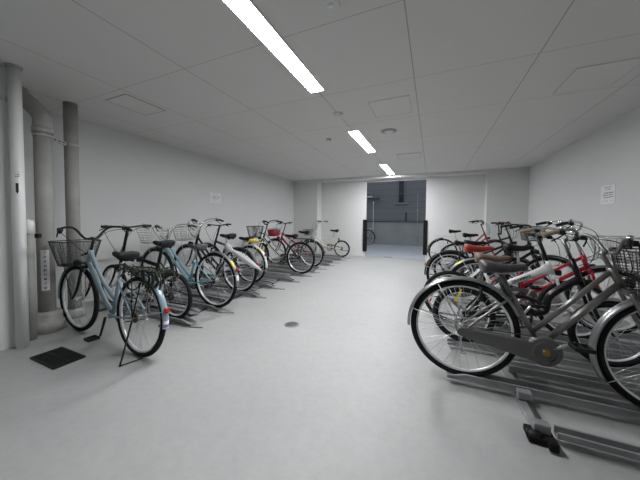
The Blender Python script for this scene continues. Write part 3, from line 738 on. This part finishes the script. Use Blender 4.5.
# ---- right row (front wheel towards the right wall)
bicycle('large silver city bicycle with full chain case and black wire basket, nearest on the right', (.21, 2.07, TR), 2, group=RG, frame='silverpaint', style='parallel', ft=.0165, r=.345, wb=1.06, hs=.5, zc=.73, zt=.84, tl=.28, hz=.95, rise=.07, sweep=.2, hw=.25, chainr=.078, hbm='silverpaint', basket='wiredark', bz=.69, bdx=.16, saddle='saddle_grey', fender='fender', fw=.03, fa0=20, fa1=184, ffa0=0, ffa1=214, guard='full', guardm='dullsilver', bb=(.45, .295), sx=.22, sz=.82, carrier=False, noref=1, crank=32, crankm='steel', postm='dullsilver', stand='leg', standm='steel', grip='blackplastic', steer=0, pw=.015)
bicycle('black small-wheeled bicycle with low looped frame and tan grips, behind the silver one', (.27, 2.62, TR+.02), 0, group=RG, frame='black', style='loop', r=.25, tyre=.026, wb=.97, rim='rim', bb=(.4, .3), zc=.6, zt=.8, hz=.97, hbm='silverpaint', grip='tan', saddle='saddle_brown', fender='fender', fa0=60, fa1=120, carrier=False, sz=.79, sx=.2, crank=60, ft=.018, guard='half', guardm='blackplastic')
bicycle('white bicycle with red saddle and thick lettered beam frame', (.2, 3.15, TR), 0, group=RG, frame='white', style='beam', ft=.018, r=.28, wb=1.03, bb=(.42, .3), sz=.84, sx=.24, zc=.6, zt=.73, hz=.98, bar='flat', hbm='black', saddle='saddle_red', logo='GRAMMAS', fender=None, carrier=False, postm='black', pw=.016, crank=150, stemr=.016)
bicycle('red step-through bicycle with silver handlebar and wire basket', (.5, 3.45, TR), 0, group=RG, frame='red', style='parallel', ft=.017, zc=.64, zt=.77, wb=1.1, basket='wire', bz=.74, saddle='leather', fender='fender', stickers=((120, 14, 'yellow'),), hz=1.05, sz=.84, sx=.36, hbm='chrome', carrier=False, crank=70)
bicycle('plain black bicycle with black handlebar and a small grey basket, beyond the red one', (.26, 4.16, TR), 0, group=RG, frame='black', style='slope', wb=1.12, basket='wiregrey', bdx=-.02, bz=.86, saddle='leather', fender='rim_dark', hz=1.0, sz=.82, sx=.28, hbm='black', carrier=False, crank=70, hw=.26)
bicycle('black small-wheeled bicycle with high raised handlebar in the right row', (.28, 5.1, TR), 0, group=RG, frame='black', style='slope', r=.25, tyre=.025, wb=1.0, bb=(.4, .28), zt=.72, hz=.92, rise=.16, bar='bmx', hbm='black', saddle='leather', sz=.74, sx=.2, fender='rim_dark', carrier=False, crank=10, ft=.02)
bicycle('black bicycle with red brake fittings, second from the back in the right row', (.45, 5.75, TR), 0, group=RG, frame='black', style='diamond', wb=1.08, hz=1.03, sz=.85, bar='bmx', rise=.06, hbm='black', leverm='red', saddle='leather', fender=None, carrier=False, crank=50)
bicycle('dark red bicycle with black saddle and rear carrier, farthest in the right row', (.25, 7.0, TR), 0, group=RG, frame='darkred', style='double_low', wb=1.08, hz=1.05, sz=.87, sx=.24, rise=.06, hbm='black', saddle='leather', fender='rim_dark', fa0=90, carrier=True, crank=50)
bicycle('dark bicycle parked outside, only its rear wheel seen past the left door edge', (-2.78, 12.0, -.02), 180, frame='black', style='diamond', fender='rim_dark', wb=1.08, crank=50, r=.35)

# yellow cover and umbrella
e = empty('saddle_cover', (-2.86, 3.64, TL+.735)); 
MB().loft([[(x, w_*math.cos(a), .015+h_*math.sin(a)) for a in [2*PI*i/14 for i in range(14)]] for x, w_, h_ in ((-.12, .03, .012), (-.1, .055, .024), (0, .065, .03), (.09, .05, .024), (.12, .03, .012))]).build('cover', 'yellow', e)
MB().tube(spl([(-.12, 0, .02), (-.16, .02, .0), (-.2, .0, -.02)], 4), .006, 6).build('drawstring', 'yellow', e)
tag(e, 'yellow folded cover lying on the carrier of the flat-bar black bicycle', 'cover')
e = empty('folded_umbrella', (-2.74, 2.96, .72)); a = V((0, 0, 0)); b = V((.57, 0, -.275)); d = (b-a)
mb = MB(); N = 12; secs = []
for i in range(N+1):
    t = i/N; rr = .006+.04*math.sin(PI*min(1, .04+.93*t))**1.1; p = a+d*t; u_ = V((.434, 0, .9)); 
    secs.append([p+u_*rr*(1+.16*math.cos(5*q))*math.cos(q)+V((0, 1, 0))*rr*.6*(1+.16*math.cos(5*q))*math.sin(q) for q in [2*PI*k/20 for k in range(20)]])
mb.loft(secs).build('canopy', 'umb', e)
mb = MB(); mb.loft([[(-.0+x*.6, .03*s_*math.cos(q), z0+.8*hh*math.sin(q)) for q in [2*PI*k/16 for k in range(16)]] for x, s_, z0, hh in ((-.12, .4, .02, .02), (-.1, .9, .02, .065), (-.02, 1, .01, .075), (.06, .8, -.01, .06), (.12, .4, -.04, .02))])
mb.build('cloth_flap', 'umb', e)
MB().tube(spl([tuple(b), tuple(b+V((.04, 0, -.005))), tuple(b+V((.075, 0, .01)))], 4), .005, 6).build('tip', 'steel', e)
MB().tube([tuple(a+V((-.14, 0, .05))), tuple(a)], .006, 6).build('shaft', 'steel', e)
tag(e, 'white folded umbrella hung slanting across the rear wheel of a black bicycle', 'umbrella')
# yellow tag on R2
e = empty('hanging_tag', (.23, 2.56, .52)); MB().box((0, -.0, 0), (.012, .004, .09), Matrix.Rotation(math.radians(22), 3, 'Y')).build('strap', 'yellow', e)
MB().box((-.025, 0, -.055), (.03, .004, .03)).build('loop', 'yellow', e)
tag(e, 'short yellow strap tied at the small rear wheel behind the silver bicycle', 'strap')

# ------------------------------------------------------------------ racks
def track(parent, x0, x1, y, z, w_=.062, h_=.045, lip=.018, nm='wheel_track', tip=-1):
    """U channel along x"""
    t = .003; out = [(-w_/2-lip, h_), (-w_/2, h_), (-w_/2+t, t+.0), (w_/2-t, t), (w_/2, h_), (w_/2+lip, h_), (w_/2+lip, h_-t), (w_/2+t, h_-t), (w_/2+t, 0), (-w_/2-t, 0), (-w_/2-t, h_-t), (-w_/2-lip, h_-t)]
    m = MB(); xs = [x0, x0+(x1-x0)*.06, x1]; fl = [1.12, 1, 1] if x0*x1 > 0 and abs(x0) < .45 or x0 < 0 else [1, 1, 1]; hh = [.45, 1, 1] if fl[0] > 1 else [1, 1, 1]
    m.loft([[(x, y+a*k_, z+b*q_) for a, b in out] for x, k_, q_ in zip(xs, fl, hh)])
    o = m.build(nm, 'rack', parent)
    for p in o.data.polygons: p.use_smooth = False
    return o
LS_ = [1.98, 2.45, 3.12, 3.64, 4.17, 4.7, 5.1, 5.5, 6.0, 6.45, 6.9, 7.38]
rk = empty('bicycle_rack', (0, 0, 0))
for x in (-2.63, -3.75): MB().box((x, 4.75, .012), (.05, 5.88, .024)).build('base_rail', 'rackdark', rk, .003)
for i, y in enumerate(LS_):
    track(rk, -2.34 if i % 2 == 0 else -2.42, -4.0, y, .022)
    if i: track(rk, -2.56, -4.0, (y+LS_[i-1])/2, .022, .07, .03, .03)
    m = MB(); m.tube(spl([(-3.2, y-.05, .05), (-3.2, y-.05, .3), (-3.28, y-.03, .36), (-3.28, y+.03, .36), (-3.2, y+.05, .3), (-3.2, y+.05, .05)], 4), .006, 7); m.build('wheel_hoop', 'rack', rk)
    m = MB(); m.add([(-2.2, y-.0, .004), (-2.4, y-.06, .004), (-2.62, y-.06, .004), (-2.62, y+.06, .004), (-2.4, y+.06, .004), (-2.2, y, .012), (-2.4, y-.06, .012), (-2.62, y-.06, .012), (-2.62, y+.06, .012), (-2.4, y+.06, .012)],
          [[0, 1, 2, 3, 4], [5, 9, 8, 7, 6], [0, 5, 6, 1], [1, 6, 7, 2], [2, 7, 8, 3], [3, 8, 9, 4], [4, 9, 5, 0]], True); m.build('ramp_plate', 'rack', rk)
tag(rk, 'long dark galvanised bicycle rack of wheel tracks on the floor along the left wall', 'bicycle rack', 'floor bicycle racks')
rk = empty('bicycle_rack', (0, 0, 0))
for x in (.56, 1.62):
    MB().box((x, 4.6, .014), (.07, 5.7, .028)).build('base_rail', 'rack', rk, .003)
    MB().box((x+.02, 4.6, .034), (.025, 5.7, .012)).build('guide_rail', 'rackdark', rk, .002)
for y, x0 in ((1.71, .62), (2.07, .12), (2.34, .55), (2.62, .15), (2.9, .5), (3.15, .1), (3.45, .3), (4.16, .1), (4.62, .3), (5.1, .1), (5.75, .1), (6.35, .3), (7.0, .1)):
    track(rk, x0, 2.02, y, .04, .066 if y > 1.8 else .045, .05 if y > 1.8 else .035, .012)
for y in (1.72, 2.0):
    m = MB(); m.box((.56, y, .06), (.075, .05, .05)); m.build('roller_bracket', 'rack', rk, .006)
m = MB(); m.box((.55, 1.7, .02), (.12, .1, .035)); m.box((.585, 1.64, .03), (.04, .05, .045)); m.build('end_stop', 'guard', rk, .006)
m = MB(); m.lathe((.52, 1.68, .03), [(.0, -.03), (.025, -.03), (.025, .03), (0, .03)], 16, 'x'); m.build('roller', 'blackplastic', rk)
MB().tube(spl([(1.2, 1.98, .12), (1.13, 1.99, .1), (1.12, 2.0, .05), (1.2, 2.02, .04)], 5), .006, 7).build('wheel_hoop', 'steel', rk)
tag(rk, 'galvanised sliding bicycle rack of raised wheel tracks under the right row', 'bicycle rack', 'floor bicycle racks')

# ------------------------------------------------------------------ world, camera
wd = bpy.data.worlds.new('World'); bpy.context.scene.world = wd; wd.use_nodes = True
bg = wd.node_tree.nodes['Background']; bg.inputs['Color'].default_value = (.46, .50, .57, 1); bg.inputs['Strength'].default_value = 1.6
cam = bpy.data.cameras.new('camera'); co = bpy.data.objects.new('camera', cam); C.objects.link(co)
yaw, pit, roll = .4096, .035, .0089
F = V((-math.sin(yaw)*math.cos(pit), math.cos(yaw)*math.cos(pit), -math.sin(pit)))
Rt = V((math.cos(yaw), math.sin(yaw), 0)); U = Rt.cross(F)
rt = Rt*math.cos(roll)+U*math.sin(roll); up = -Rt*math.sin(roll)+U*math.cos(roll)
mw = Matrix((( rt.x, up.x, -F.x, 0), (rt.y, up.y, -F.y, 0), (rt.z, up.z, -F.z, 1.165), (0, 0, 0, 1)))
co.matrix_world = mw
cam.sensor_fit = 'HORIZONTAL'; cam.sensor_width = 36; cam.lens = 36*258.59/640; cam.shift_y = -11.8/640; cam.clip_start = .02
sc = bpy.context.scene; sc.camera = co
sc.view_settings.view_transform = 'Standard'; sc.view_settings.look = 'None'; sc.view_settings.gamma = 1; sc.view_settings.use_curve_mapping = False
sc.view_settings.exposure = -.42
